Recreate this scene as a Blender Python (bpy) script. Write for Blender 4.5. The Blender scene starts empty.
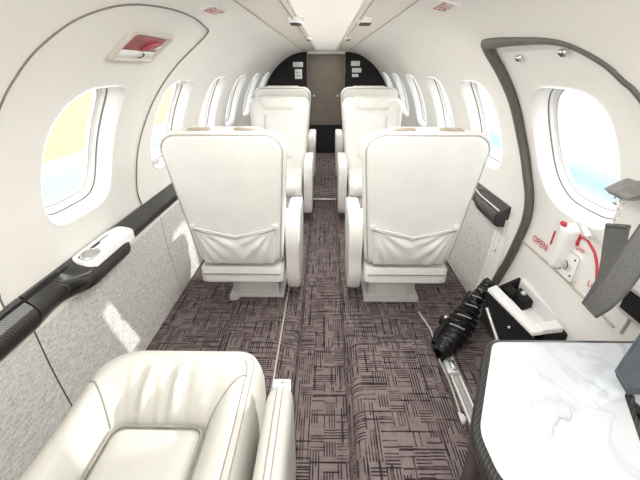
import bpy, bmesh, math, random
from mathutils import Vector, Matrix
random.seed(4)
PI = math.pi
scene = bpy.context.scene
C = scene.collection
sin, cos, sqrt = math.sin, math.cos, math.sqrt

# ------------------------------------------------------------------ camera
F = 370.0; VPX, VPY = 326.0, 67.0; H = 1.22
TH = math.atan((240 - VPY) / F)
YAW = math.atan((VPX - 320) / (F / cos(TH)))
cam_d = bpy.data.cameras.new('camera'); cam = bpy.data.objects.new('camera', cam_d); C.objects.link(cam)
cam_d.sensor_width = 36; cam_d.lens = F / 640 * 36; cam_d.clip_start = .02
cam.location = (0, 0, H); cam.rotation_euler = (PI/2 - TH, 0, YAW)
scene.camera = cam
CM = Matrix.Rotation(YAW, 3, 'Z') @ Matrix.Rotation(PI/2 - TH, 3, 'X')
def ray(px, py): return CM @ Vector(((px-320)/F, (240-py)/F, -1))
def atz(px, py, z):
    d = ray(px, py); t = (z - H)/d.z; return Vector((0, 0, H)) + d*t
def atx(px, py, x):
    d = ray(px, py); t = x/d.x; return Vector((0, 0, H)) + d*t
def aty(px, py, y):
    d = ray(px, py); t = y/d.y; return Vector((0, 0, H)) + d*t

# ------------------------------------------------------------------ materials
def newmat(name):
    m = bpy.data.materials.new(name); m.use_nodes = True
    nt = m.node_tree; b = nt.nodes['Principled BSDF']
    return m, nt, b
def N(nt, t, **k):
    n = nt.nodes.new(t)
    for a, v in k.items(): setattr(n, a, v)
    return n
def mathn(nt, op, a, b=None, c=None):
    n = nt.nodes.new('ShaderNodeMath'); n.operation = op
    for i, v in enumerate((a, b, c)):
        if v is None: continue
        if isinstance(v, (int, float)): n.inputs[i].default_value = v
        else: nt.links.new(v, n.inputs[i])
    return n.outputs[0]
def rampn(nt, fac, stops):
    r = nt.nodes.new('ShaderNodeValToRGB'); cr = r.color_ramp
    cr.elements[0].position = stops[0][0]; cr.elements[0].color = (*stops[0][1], 1)
    cr.elements[1].position = stops[-1][0]; cr.elements[1].color = (*stops[-1][1], 1)
    for p, c in stops[1:-1]:
        e = cr.elements.new(p); e.color = (*c, 1)
    nt.links.new(fac, r.inputs[0]); return r.outputs[0]
def simple(name, col, rough=.5, metal=0, noise=0, nscale=60, bump=0, bscale=300, coat=0):
    m, nt, b = newmat(name)
    b.inputs['Base Color'].default_value = (*col, 1); b.inputs['Roughness'].default_value = rough
    b.inputs['Metallic'].default_value = metal
    if coat: b.inputs['Coat Weight'].default_value = coat
    tc = N(nt, 'ShaderNodeTexCoord')
    if noise:
        n = N(nt, 'ShaderNodeTexNoise'); n.inputs['Scale'].default_value = nscale; n.inputs['Detail'].default_value = 4
        nt.links.new(tc.outputs['Object'], n.inputs['Vector'])
        o = rampn(nt, n.outputs['Fac'], [(.3, tuple(c*(1-noise) for c in col)), (.7, tuple(min(1, c*(1+noise)) for c in col))])
        nt.links.new(o, b.inputs['Base Color'])
    if bump:
        n2 = N(nt, 'ShaderNodeTexNoise'); n2.inputs['Scale'].default_value = bscale
        nt.links.new(tc.outputs['Object'], n2.inputs['Vector'])
        bp = N(nt, 'ShaderNodeBump'); bp.inputs['Strength'].default_value = bump; bp.inputs['Distance'].default_value = .002
        nt.links.new(n2.outputs['Fac'], bp.inputs['Height']); nt.links.new(bp.outputs[0], b.inputs['Normal'])
    return m
M = {}
M['liner'] = simple('cream_liner', (.885, .868, .83), .55, noise=.02, nscale=3, bump=.05)
M['liner2'] = simple('cream_liner_door', (.875, .862, .83), .5, noise=.02, nscale=3, bump=.05)
M['ceiling'] = simple('ceiling_cream', (.9, .86, .79), .5, noise=.01)
M['reveal'] = simple('window_reveal', (.93, .92, .9), .4, noise=.01)
M['leather'] = simple('cream_leather', (.80, .79, .755), .42, noise=.025, nscale=14, bump=.25, bscale=350)
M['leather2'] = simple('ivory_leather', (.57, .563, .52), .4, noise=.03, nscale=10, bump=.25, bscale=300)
M['vinyl'] = simple('seat_skirt_vinyl', (.72, .72, .70), .4, noise=.02)
M['seam'] = simple('grey_stitching', (.30, .285, .26), .7, noise=.1)
M['softseam'] = simple('pale_piping', (.62, .60, .55), .6, noise=.05)
M['piping'] = simple('back_piping', (.44, .42, .385), .6, noise=.05)
M['gripgrey'] = simple('grip_grey', (.22, .215, .20), .5, noise=.15, nscale=60)
M['tan'] = simple('tan_leather_trim', (.45, .39, .31), .5, noise=.1)
M['rubber'] = simple('door_seal_rubber', (.105, .098, .085), .45, noise=.12, nscale=40)
M['line'] = simple('panel_gap', (.20, .18, .15), .7, noise=.1)
M['softline'] = simple('soft_panel_gap', (.50, .46, .40), .7, noise=.1)
M['black'] = simple('black_panel', (.005, .004, .005), .75, noise=.2)
M['blackl'] = simple('black_leather', (.012, .012, .013), .25, noise=.3, nscale=40, bump=.4, bscale=120)
M['brown'] = simple('brown_door', (.16, .135, .105), .55, noise=.08, nscale=8)
M['chrome'] = simple('chrome', (.8, .8, .8), .2, 1, noise=.02)
M['alu'] = simple('brushed_aluminium', (.78, .78, .78), .4, .6, noise=.06, nscale=90)
M['white'] = simple('white_plastic', (.9, .9, .89), .35, noise=.01)
M['grey'] = simple('grey_plastic', (.42, .41, .39), .4, noise=.06)
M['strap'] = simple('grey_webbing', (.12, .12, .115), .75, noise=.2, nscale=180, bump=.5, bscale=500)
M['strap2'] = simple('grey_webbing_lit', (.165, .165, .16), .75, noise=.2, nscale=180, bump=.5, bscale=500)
M['slate'] = simple('slate_padding', (.055, .07, .085), .6, noise=.2, nscale=60, bump=.3)
M['red'] = simple('red_marking', (.55, .03, .05), .5, noise=.08)
M['darkred'] = simple('dark_red_handle', (.36, .07, .08), .3, noise=.25, nscale=25)
M['ink'] = simple('dark_ink', (.06, .05, .05), .6, noise=.05)
M['bezel'] = simple('beige_bezel', (.60, .56, .50), .45, noise=.04)

def carpet_mat():
    m, nt, b = newmat('maze_carpet'); b.inputs['Roughness'].default_value = .95
    tc = N(nt, 'ShaderNodeTexCoord'); sx = N(nt, 'ShaderNodeSeparateXYZ'); nt.links.new(tc.outputs['Object'], sx.inputs[0])
    X, Y = sx.outputs[0], sx.outputs[1]
    # jitter so that the block grid is not regular
    nz = N(nt, 'ShaderNodeTexNoise'); nz.inputs['Scale'].default_value = 9; nt.links.new(tc.outputs['Object'], nz.inputs['Vector'])
    def layer(cx, cy, nx, ny, seed, thr, drop):
        u = mathn(nt, 'MULTIPLY', X, cx); v = mathn(nt, 'MULTIPLY', Y, cy)
        u = mathn(nt, 'ADD', u, seed); v = mathn(nt, 'ADD', v, mathn(nt, 'MULTIPLY', mathn(nt, 'FLOOR', u), .37))
        fu = mathn(nt, 'FLOOR', u); fv = mathn(nt, 'FLOOR', v)
        cv = N(nt, 'ShaderNodeCombineXYZ'); nt.links.new(fu, cv.inputs[0]); nt.links.new(fv, cv.inputs[1]); cv.inputs[2].default_value = seed
        wn = N(nt, 'ShaderNodeTexWhiteNoise'); wn.noise_dimensions = '3D'; nt.links.new(cv.outputs[0], wn.inputs['Vector'])
        sc = N(nt, 'ShaderNodeSeparateColor'); nt.links.new(wn.outputs['Color'], sc.inputs[0])
        ori = mathn(nt, 'GREATER_THAN', sc.outputs[0], .5)
        su = mathn(nt, 'FRACT', mathn(nt, 'MULTIPLY', u, nx)); sv = mathn(nt, 'FRACT', mathn(nt, 'MULTIPLY', v, ny))
        lu = mathn(nt, 'LESS_THAN', su, thr); lv = mathn(nt, 'LESS_THAN', sv, thr)
        s = mathn(nt, 'ADD', mathn(nt, 'MULTIPLY', lu, ori), mathn(nt, 'MULTIPLY', lv, mathn(nt, 'SUBTRACT', 1, ori)))
        # drop whole lines at random
        iu = mathn(nt, 'FLOOR', mathn(nt, 'MULTIPLY', u, nx)); iv = mathn(nt, 'FLOOR', mathn(nt, 'MULTIPLY', v, ny))
        li = mathn(nt, 'ADD', mathn(nt, 'MULTIPLY', iu, ori), mathn(nt, 'MULTIPLY', iv, mathn(nt, 'SUBTRACT', 1, ori)))
        c2 = N(nt, 'ShaderNodeCombineXYZ'); nt.links.new(li, c2.inputs[0]); nt.links.new(fu, c2.inputs[1]); nt.links.new(fv, c2.inputs[2])
        w2 = N(nt, 'ShaderNodeTexWhiteNoise'); w2.noise_dimensions = '3D'; nt.links.new(c2.outputs[0], w2.inputs['Vector'])
        keep = mathn(nt, 'GREATER_THAN', w2.outputs['Value'], drop)
        return mathn(nt, 'MULTIPLY', s, keep)
    a = layer(20, 17, 5, 5, 0.0, .46, .30)
    c = layer(6.5, 7.5, 4, 4, 11.3, .20, .40)
    f = mathn(nt, 'MAXIMUM', a, c)
    big = N(nt, 'ShaderNodeTexNoise'); big.inputs['Scale'].default_value = 16; big.inputs['Detail'].default_value = 3
    nt.links.new(tc.outputs['Object'], big.inputs['Vector'])
    k = mathn(nt, 'MULTIPLY', f, mathn(nt, 'MULTIPLY_ADD', big.outputs['Fac'], 2.6, -.6))
    fine = N(nt, 'ShaderNodeTexNoise'); fine.inputs['Scale'].default_value = 420; nt.links.new(tc.outputs['Object'], fine.inputs['Vector'])
    mid = N(nt, 'ShaderNodeTexNoise'); mid.inputs['Scale'].default_value = 38; mid.inputs['Detail'].default_value = 3
    nt.links.new(tc.outputs['Object'], mid.inputs['Vector'])
    k = mathn(nt, 'ADD', k, mathn(nt, 'MULTIPLY_ADD', mid.outputs['Fac'], .7, -.32))
    k2 = mathn(nt, 'ADD', k, mathn(nt, 'MULTIPLY_ADD', fine.outputs['Fac'], .6, -.3))
    col = rampn(nt, k2, [(0, (.215, .172, .168)), (.35, (.105, .070, .070)), (.85, (.017, .010, .012))])
    nt.links.new(col, b.inputs['Base Color'])
    bp = N(nt, 'ShaderNodeBump'); bp.inputs['Strength'].default_value = .5; bp.inputs['Distance'].default_value = .003
    nt.links.new(fine.outputs['Fac'], bp.inputs['Height']); nt.links.new(bp.outputs[0], b.inputs['Normal'])
    return m
M['carpet'] = carpet_mat()

def fabric_mat():
    m, nt, b = newmat('woven_grey_fabric'); b.inputs['Roughness'].default_value = .9
    tc = N(nt, 'ShaderNodeTexCoord')
    mp = N(nt, 'ShaderNodeMapping'); mp.inputs['Scale'].default_value = (38, 38, 240); nt.links.new(tc.outputs['Object'], mp.inputs[0])
    n = N(nt, 'ShaderNodeTexNoise'); n.inputs['Scale'].default_value = 1; n.inputs['Detail'].default_value = 3; nt.links.new(mp.outputs[0], n.inputs['Vector'])
    mp2 = N(nt, 'ShaderNodeMapping'); mp2.inputs['Scale'].default_value = (260, 260, 90); nt.links.new(tc.outputs['Object'], mp2.inputs[0])
    n2 = N(nt, 'ShaderNodeTexNoise'); n2.inputs['Scale'].default_value = 1; nt.links.new(mp2.outputs[0], n2.inputs['Vector'])
    k = mathn(nt, 'ADD', mathn(nt, 'MULTIPLY', n.outputs['Fac'], .6), mathn(nt, 'MULTIPLY', n2.outputs['Fac'], .4))
    col = rampn(nt, k, [(.32, (.40, .385, .36)), (.5, (.68, .665, .635)), (.66, (.86, .85, .83))])
    nt.links.new(col, b.inputs['Base Color'])
    bp = N(nt, 'ShaderNodeBump'); bp.inputs['Strength'].default_value = .35; bp.inputs['Distance'].default_value = .002
    nt.links.new(k, bp.inputs['Height']); nt.links.new(bp.outputs[0], b.inputs['Normal'])
    return m
M['fabric'] = fabric_mat()

def carbon_mat():
    m, nt, b = newmat('carbon_weave'); b.inputs['Roughness'].default_value = .3; b.inputs['Coat Weight'].default_value = .25
    tc = N(nt, 'ShaderNodeTexCoord'); mp = N(nt, 'ShaderNodeMapping'); mp.inputs['Rotation'].default_value = (0, 0, .78)
    nt.links.new(tc.outputs['Object'], mp.inputs[0])
    w = N(nt, 'ShaderNodeTexWave'); w.inputs['Scale'].default_value = 45; w.inputs['Distortion'].default_value = .3; nt.links.new(mp.outputs[0], w.inputs['Vector'])
    col = rampn(nt, w.outputs['Fac'], [(.2, (.008, .008, .008)), (.9, (.05, .047, .045))])
    nt.links.new(col, b.inputs['Base Color']); return m
M['carbon'] = carbon_mat()

def marble_mat():
    m, nt, b = newmat('white_marble'); b.inputs['Roughness'].default_value = .22
    tc = N(nt, 'ShaderNodeTexCoord')
    n = N(nt, 'ShaderNodeTexNoise'); n.inputs['Scale'].default_value = 6; n.inputs['Detail'].default_value = 7; n.inputs['Distortion'].default_value = 1.2
    nt.links.new(tc.outputs['Object'], n.inputs['Vector'])
    v = mathn(nt, 'ABSOLUTE', mathn(nt, 'SUBTRACT', n.outputs['Fac'], .5))
    n2 = N(nt, 'ShaderNodeTexNoise'); n2.inputs['Scale'].default_value = 5; nt.links.new(tc.outputs['Object'], n2.inputs['Vector'])
    v = mathn(nt, 'ADD', v, mathn(nt, 'MULTIPLY_ADD', n2.outputs['Fac'], .22, -.085))
    col = rampn(nt, v, [(0, (.36, .39, .42)), (.02, (.52, .555, .59)), (.07, (.60, .64, .675))])
    nt.links.new(col, b.inputs['Base Color']); return m
M['marble'] = marble_mat()

def glass_mat():
    m, nt, b = newmat('window_acrylic'); nt.nodes.remove(b)
    out = nt.nodes['Material Output']
    t = N(nt, 'ShaderNodeBsdfTransparent'); t.inputs[0].default_value = (.97, .985, 1, 1)
    g = N(nt, 'ShaderNodeBsdfGlossy'); g.inputs['Roughness'].default_value = .02
    mx = N(nt, 'ShaderNodeMixShader'); mx.inputs[0].default_value = .05
    nt.links.new(t.outputs[0], mx.inputs[1]); nt.links.new(g.outputs[0], mx.inputs[2]); nt.links.new(mx.outputs[0], out.inputs[0])
    return m
M['glass'] = glass_mat()

def emit_panel():
    m, nt, b = newmat('lit_ceiling_panel')
    b.inputs['Base Color'].default_value = (.92, .88, .82, 1)
    b.inputs['Emission Color'].default_value = (1, .97, .92, 1); b.inputs['Emission Strength'].default_value = .22
    n = N(nt, 'ShaderNodeTexNoise'); n.inputs['Scale'].default_value = 2
    return m
M['lit'] = emit_panel()

def ground_mat():
    m, nt, b = newmat('apron_ground'); b.inputs['Roughness'].default_value = .9
    tc = N(nt, 'ShaderNodeTexCoord'); sx = N(nt, 'ShaderNodeSeparateXYZ'); nt.links.new(tc.outputs['Object'], sx.inputs[0])
    n = N(nt, 'ShaderNodeTexNoise'); n.inputs['Scale'].default_value = .6; nt.links.new(tc.outputs['Object'], n.inputs['Vector'])
    x = mathn(nt, 'ADD', sx.outputs[0], mathn(nt, 'MULTIPLY', n.outputs['Fac'], .5))
    f = mathn(nt, 'DIVIDE', mathn(nt, 'ADD', x, 60), 120)
    def p(v): return (v + 60)/120
    col = rampn(nt, f, [(0, (.90, .84, .42)), (p(-8.8), (.92, .87, .45)), (p(-8.5), (.93, .93, .93)), (p(-7.2), (.92, .93, .95)), (p(-6.9), (.80, .87, .98)), (p(-6.5), (.84, .90, .97)),
                        (p(-5.7), (.93, .90, .74)), (p(0), (.93, .90, .8)), (p(6.9), (.93, .90, .82)), (p(7.05), (.56, .77, .86)), (p(7.8), (.62, .82, .90)), (p(8.3), (.93, .93, .92)), (1, (.95, .95, .95))])
    mm = N(nt, 'ShaderNodeMix'); mm.data_type = 'RGBA'; mm.blend_type = 'MULTIPLY'; mm.inputs[0].default_value = 1
    nt.links.new(col, mm.inputs[6]); mm.inputs[7].default_value = (.33, .33, .33, 1)
    nt.links.new(mm.outputs[2], b.inputs['Base Color']); return m
M['ground'] = ground_mat()

# ------------------------------------------------------------------ object helpers
def link(name, me, mat=None, parent=None, kind=None, label=None, cat=None, group=None):
    o = bpy.data.objects.new(name, me); C.objects.link(o)
    if mat: me.materials.append(M[mat] if isinstance(mat, str) else mat)
    if parent is not None:
        o.parent = parent; o.matrix_parent_inverse = Matrix.Identity(4)
    if kind: o['kind'] = kind
    if label: o['label'] = label
    if cat: o['category'] = cat
    if group: o['group'] = group
    return o
def fin(name, bm, mat, parent=None, smooth=True, recalc=True, **k):
    """bm in the parent's local frame"""
    if recalc: bmesh.ops.recalc_face_normals(bm, faces=bm.faces)
    me = bpy.data.meshes.new(name); bm.to_mesh(me); bm.free()
    if smooth:
        for p in me.polygons: p.use_smooth = True
        try: me.set_sharp_from_angle(angle=math.radians(48))
        except Exception: pass
    return link(name, me, mat, parent, **k)
def empty(name, loc, label=None, cat=None, group=None, kind=None, rz=0):
    o = bpy.data.objects.new(name, None); C.objects.link(o); o.location = loc; o.rotation_euler = (0, 0, rz)
    o.empty_display_size = .05
    if label: o['label'] = label
    if cat: o['category'] = cat
    if group: o['group'] = group
    if kind: o['kind'] = kind
    return o
def sub(bm, loc):
    bmesh.ops.translate(bm, verts=bm.verts, vec=-Vector(loc)); return bm
def dup(root, loc, rz, label, group=None):
    r = root.copy(); C.objects.link(r); r.location = loc; r.rotation_euler = (0, 0, rz); r['label'] = label
    if group: r['group'] = group
    for ch in list(root.children):
        c = ch.copy(); C.objects.link(c); c.parent = r
        for g in list(ch.children):
            d = g.copy(); C.objects.link(d); d.parent = c
    return r

def loft(bm, rings, cap0=True, cap1=True, closed=True):
    vr = [[bm.verts.new(p) for p in r] for r in rings]
    n = len(vr[0])
    for a, b in zip(vr[:-1], vr[1:]):
        for i in range(n if closed else n-1):
            j = (i+1) % n
            try: bm.faces.new((a[i], a[j], b[j], b[i]))
            except ValueError: pass
    if cap0: bm.faces.new(vr[0][::-1])
    if cap1: bm.faces.new(vr[-1])
    return vr
def box(bm, x0, x1, y0, y1, z0, z1, bev=0, seg=2):
    r = bmesh.ops.create_cube(bm, size=1)
    vs = r['verts']
    for v in vs:
        v.co = Vector(((x0+x1)/2 + v.co.x*(x1-x0), (y0+y1)/2 + v.co.y*(y1-y0), (z0+z1)/2 + v.co.z*(z1-z0)))
    if bev:
        es = list({e for v in vs for e in v.link_edges})
        bmesh.ops.bevel(bm, geom=es, offset=bev, segments=seg, affect='EDGES', profile=.5)
    return bm
def tube(bm, pts, r, n=8, closed=False, cap=True):
    pts = [Vector(p) for p in pts]; m = len(pts)
    rs = r if isinstance(r, (list, tuple)) else [r]*m
    rings = []; up = None
    for i, p in enumerate(pts):
        a = pts[(i-1) % m] if closed or i > 0 else p; b = pts[(i+1) % m] if closed or i < m-1 else p
        t = (b - a).normalized()
        if up is None:
            up = t.orthogonal().normalized()
        else:
            up = (up - t*up.dot(t))
            up = up.normalized() if up.length > 1e-6 else t.orthogonal().normalized()
        s = t.cross(up)
        rings.append([p + (up*cos(2*PI*k/n) + s*sin(2*PI*k/n))*rs[i] for k in range(n)])
    if closed: rings.append(rings[0])
    loft(bm, rings, cap and not closed, cap and not closed)
    if closed: bmesh.ops.remove_doubles(bm, verts=bm.verts, dist=1e-6)
    return bm
def ribbon(bm, pts, widths, normals, th):
    """flat strap: pts centreline, widths vectors (half), normals thickness dir"""
    rings = []
    for p, w, nn in zip(pts, widths, normals):
        p, w, nn = Vector(p), Vector(w), Vector(nn).normalized()*th/2
        rings.append([p-w*.97-nn, p-w-nn*.0, p-w*.97+nn, p+nn*1.1, p+w*.97+nn, p+w, p+w*.97-nn, p-nn*1.1])
    loft(bm, rings)
    return bm
def rrect(w0, w1, z0, z1, r, n=8, r2=None):
    """rounded trapezoid in (x,z); w0 half width at bottom, w1 at top; ccw"""
    out = []
    r2 = r if r2 is None else r2
    def hw(z): return w0 + (w1-w0)*(z-z0)/(z1-z0)
    for (sx, top, a0, rr) in ((1, 0, -PI/2, r), (1, 1, 0, r2), (-1, 1, PI/2, r2), (-1, 0, PI, r)):
        zc = z1-rr if top else z0+rr
        for k in range(n+1):
            a = a0 + (PI/2)*k/n
            x = sx*(hw(z1 if top else z0) - rr) + rr*cos(a); out.append((x, zc + rr*sin(a)))
    # densify long sides
    res = []
    for i, p in enumerate(out):
        q = out[(i+1) % len(out)]; res.append(p)
        L = math.hypot(q[0]-p[0], q[1]-p[1])
        k = int(L/.04)
        for j in range(1, k+1): res.append((p[0]+(q[0]-p[0])*j/(k+1), p[1]+(q[1]-p[1])*j/(k+1)))
    return res
def pillow(bm, outl, layers, fmap):
    """outl: list of (a,b). layers: list of (inset, depth). fmap(a,b,depth)->Vector. ends closed by concentric rings"""
    xs = [p[0] for p in outl]; zs = [p[1] for p in outl]
    cx, cz = (min(xs)+max(xs))/2, (min(zs)+max(zs))/2; hx, hz = (max(xs)-min(xs))/2, (max(zs)-min(zs))/2
    rings = []
    for ins, d in layers:
        kx, kz = max(.02, 1-ins/hx), max(.02, 1-ins/hz)
        rings.append([fmap(cx+(a-cx)*kx, cz+(b-cz)*kz, d) for a, b in outl])
    loft(bm, rings)
    return bm

# ------------------------------------------------------------------ cabin wall profile
PR = [(.27, 1.40), (.36, 1.39), (.46, 1.36), (.57, 1.295), (.68, 1.20), (.775, 1.075), (.845, .92), (.885, .76), (.90, .62), (.897, .5), (.885, .28), (.85, 0.0)]
def catmull(pts, n=24):
    out = []
    P = [Vector((2*pts[0][0]-pts[1][0], 2*pts[0][1]-pts[1][1]))] + [Vector(p) for p in pts] + [Vector((2*pts[-1][0]-pts[-2][0], 2*pts[-1][1]-pts[-2][1]))]
    for i in range(1, len(P)-2):
        for k in range(n):
            t = k/n; a, b, c, d = P[i-1], P[i], P[i+1], P[i+2]
            out.append(.5*((2*b) + (c-a)*t + (2*a-5*b+4*c-d)*t*t + (3*b-a-3*c+d)*t**3))
    out.append(P[-2]); return out
PC = catmull(PR); SL = [0.0]
for a, b in zip(PC[:-1], PC[1:]): SL.append(SL[-1] + (b-a).length)
SMAX = SL[-1]
import bisect
def prof(s):
    if s <= 0: s = 1e-9
    if s >= SMAX: s = SMAX - 1e-9
    i = max(0, min(len(SL)-2, bisect.bisect(SL, s)-1)); t = (s-SL[i])/(SL[i+1]-SL[i])
    p = PC[i].lerp(PC[i+1], t); a = PC[max(0, i-2)]; b = PC[min(len(PC)-1, i+3)]; tg = (b-a).normalized()
    return p, Vector((-tg.y, tg.x))      # normal pointing outward (away from the cabin)
def s_at_x(x):   # upper half
    for i, p in enumerate(PC):
        if p.x >= x: return SL[i]
def s_at_z(z):
    for i, p in enumerate(PC):
        if p.y <= z: return SL[i]
def W(side, y, s, off=0.0):
    p, n = prof(s)
    q = p + n*off
    return Vector((side*q.x, y, q.y))
def hit(px, py):
    """pixel -> (side, Y, s) on the wall profile"""
    d = ray(px, py); side = 1 if d.x > 0 else -1
    best = None
    for i, p in enumerate(PC):
        t = p.x/abs(d.x); z = H + d.z*t
        e = abs(z - p.y)
        if best is None or e < best[0]: best = (e, d.y*t, SL[i])
    return side, best[1], best[2]
_p, _n = prof(.2)
assert _n.y > 0, _n

S_LED = s_at_z(.52); SWT = s_at_z(1.157); SWB = s_at_z(.735); SC = (SWT+SWB)/2; WB = (SWB-SWT)/2; WA = .205
S_TOP = s_at_x(.47)
Y0, YBK = -1.5, 5.45
def rad(phi, ap, am, bp, bn, n):
    c, s = cos(phi), sin(phi)
    if isinstance(n, tuple): n = n[(0 if c >= 0 else 1) + (0 if s >= 0 else 2)]   # far-low, near-low, far-high, near-high
    a = ap if c >= 0 else am; b = bp if s >= 0 else bn
    if n is None: return 1/max(abs(c)/a, abs(s)/b)
    return (abs(c/a)**n + abs(s/b)**n)**(-1/n)
def outline(yc, ap, am, bp, bn, n, phis, grow=0):
    return [(yc + rad(f, ap+grow, am+grow, bp+grow, bn+grow, n)*cos(f), SC + rad(f, ap+grow, am+grow, bp+grow, bn+grow, n)*sin(f)) for f in phis]
def phiset(ap, am, bp, bn, n=112):
    ph = [2*PI*k/n for k in range(n)]
    for c in (math.atan2(bp, ap), math.atan2(bp, -am), math.atan2(-bn, -am) % (2*PI), math.atan2(-bn, ap) % (2*PI)):
        i = min(range(n), key=lambda k: abs(ph[k]-c)); ph[i] = c
    return ph
def ringfill(bm, side, o1, o2, steps, off1=0, off2=0):
    rings = []
    for k in range(steps+1):
        t = k/steps
        rings.append([W(side, a[0]+(b[0]-a[0])*t, a[1]+(b[1]-a[1])*t, off1+(off2-off1)*t) for a, b in zip(o1, o2)])
    loft(bm, rings, False, False)
WIN = (WA, WA, WB, WB, (4.2, 4.2, 4.2, 4.2))
WINL = (.195, .208, WB+.004, WB, (4.5, 4.2, 5.0, 2.3))
WINR = (.240, .228, WB+.002, WB, (2.3, 4.2, 2.3, 4.0))
def polyrad(pts, yc):
    q = sorted((math.atan2(s-SC, y-yc) % (2*PI), math.hypot(y-yc, s-SC)) for y, s in pts)
    def f(phi):
        phi %= 2*PI; n = len(q)
        for i in range(n):
            a0, r0 = q[i]; a1, r1 = q[(i+1) % n]
            if i == n-1:
                a1 += 2*PI
                if phi < a0: phi += 2*PI
            if a0 <= phi <= a1:
                t = (phi-a0)/max(1e-9, a1-a0)
                # straight segment between the two points
                x0, y0, x1, y1 = r0*cos(a0), r0*sin(a0), r1*cos(a1), r1*sin(a1)
                den = (x1-x0)*sin(phi) - (y1-y0)*cos(phi)
                return ((x1-x0)*y0 - (y1-y0)*x0)/den if abs(den) > 1e-9 else r0
        return q[0][1]
    return f
def dense(pts, n=8):
    P = [Vector(p) for p in pts]; m = len(P); out = []
    for i in range(m):
        a, b, c, d = P[i-1], P[i], P[(i+1) % m], P[(i+2) % m]
        for k in range(n):
            t = k/n; out.append(.5*((2*b)+(c-a)*t+(2*a-5*b+4*c-d)*t*t+(3*b-a-3*c+d)*t**3))
    return out
HATCH_O = dense([(1.595, .195), (1.72, .22), (1.785, .31), (1.775, .48), (1.742, .66), (1.698, .846), (1.682, 1.035), (1.686, 1.165), (1.3, 1.17), (.88, 1.165), (.87, .9), (.868, .56), (.875, .463), (.888, .376), (.93, .278), (1.032, .205), (1.218, .172), (1.42, .174)])
DOOR_O = dense([(1.46, .318), (1.50, .330), (1.556, .407), (1.60, .553), (1.622, .732), (1.593, .902), (1.553, 1.03), (1.552, 1.149), (1.592, 1.332), (1.645, 1.498), (1.655, 1.60), (1.63, 1.70), (1.2, 1.71), (.75, 1.70), (.70, 1.5), (.74, 1.1), (.84, .75), (.91, .526), (.938, .481), (.977, .419), (1.072, .352), (1.252, .327)])
def plain(bm, side, y0, y1, s0, s1, ny=2, ns=30, off=0):
    rings = [[W(side, y0+(y1-y0)*j/ny, s0+(s1-s0)*i/ns, off) for i in range(ns+1)] for j in range(ny+1)]
    loft(bm, rings, False, False, closed=False)
YC = [1.28, 2.045, 2.80, 3.56, 4.32, 5.07]
BAYS = [(.60, 1.81), (1.81, 2.42), (2.42, 3.18), (3.18, 3.94), (3.94, 4.70), (4.70, YBK)]

names = {-1: 'left', 1: 'right'}
door_parts = {}
for side in (-1, 1):
    bm = bmesh.new()
    sb_all = S_LED + .05
    plain(bm, side, Y0, BAYS[0][0], 0, SMAX if side == 1 else sb_all, 6)
    for k, (ya, yb) in enumerate(BAYS):
        yc = YC[k]
        if k == 0:
            sb = SMAX if side == 1 else sb_all
            rect = (yb-yc, yc-ya, sb-SC, SC, None)
            ph = phiset(*rect[:4], n=360)
            pr_ = polyrad(HATCH_O if side == -1 else DOOR_O, yc)
            od = [(yc + pr_(f)*cos(f), SC + pr_(f)*sin(f)) for f in ph]
            ringfill(bm, side, od, outline(yc, *rect, ph), 7)
            bd = bmesh.new()
            ringfill(bd, side, outline(yc, *(WINL if side == -1 else WINR), ph), od, 8, .006, .006 if side == -1 else .014)
            ringfill(bd, side, od, od, 1, .006 if side == -1 else .014, -.0005)
            door_parts[side] = (bd, od, ph)
        else:
            rect = (yb-yc, yc-ya, sb_all-SC, SC, None); ph = phiset(*rect[:4], n=320)
            ringfill(bm, side, outline(yc, *WIN, ph), outline(yc, *rect, ph), 8)
            plain(bm, side, ya-.022, ya+.018, 0, sb_all, 1, 60, .003); plain(bm, side, ya-.02, ya+.2, 0, .40, 2, 60, .0035)
        if k == 0: plain(bm, side, ya-.02, ya+.02, 0, sb, 1, 60, .003)
    wall = fin('wall_' + names[side], bm, 'liner', kind='structure')

# door (right) and escape hatch (left)
door = fin('door_1', door_parts[1][0], 'liner2', kind='structure')
hatch = fin('door_2', door_parts[-1][0], 'liner', kind='structure')
bm = bmesh.new(); so_l = door_parts[1][1]
tube(bm, [W(1, y, s, -.002) for y, s in so_l], [.007 + .012*max(0, min(1, (y-1.05)/.35)) if s < .9 else (.019 if y > 1.2 else .008) for y, s in so_l], 10, closed=True)
fin('door_seal', bm, 'rubber', door, label='thick grey brown rubber seal round the door')
bm = bmesh.new(); tube(bm, [W(-1, y, s, .0) for y, s in door_parts[-1][1]], .0032, 6, closed=True)
fin('hatch_gap', bm, 'line', hatch)

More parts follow.
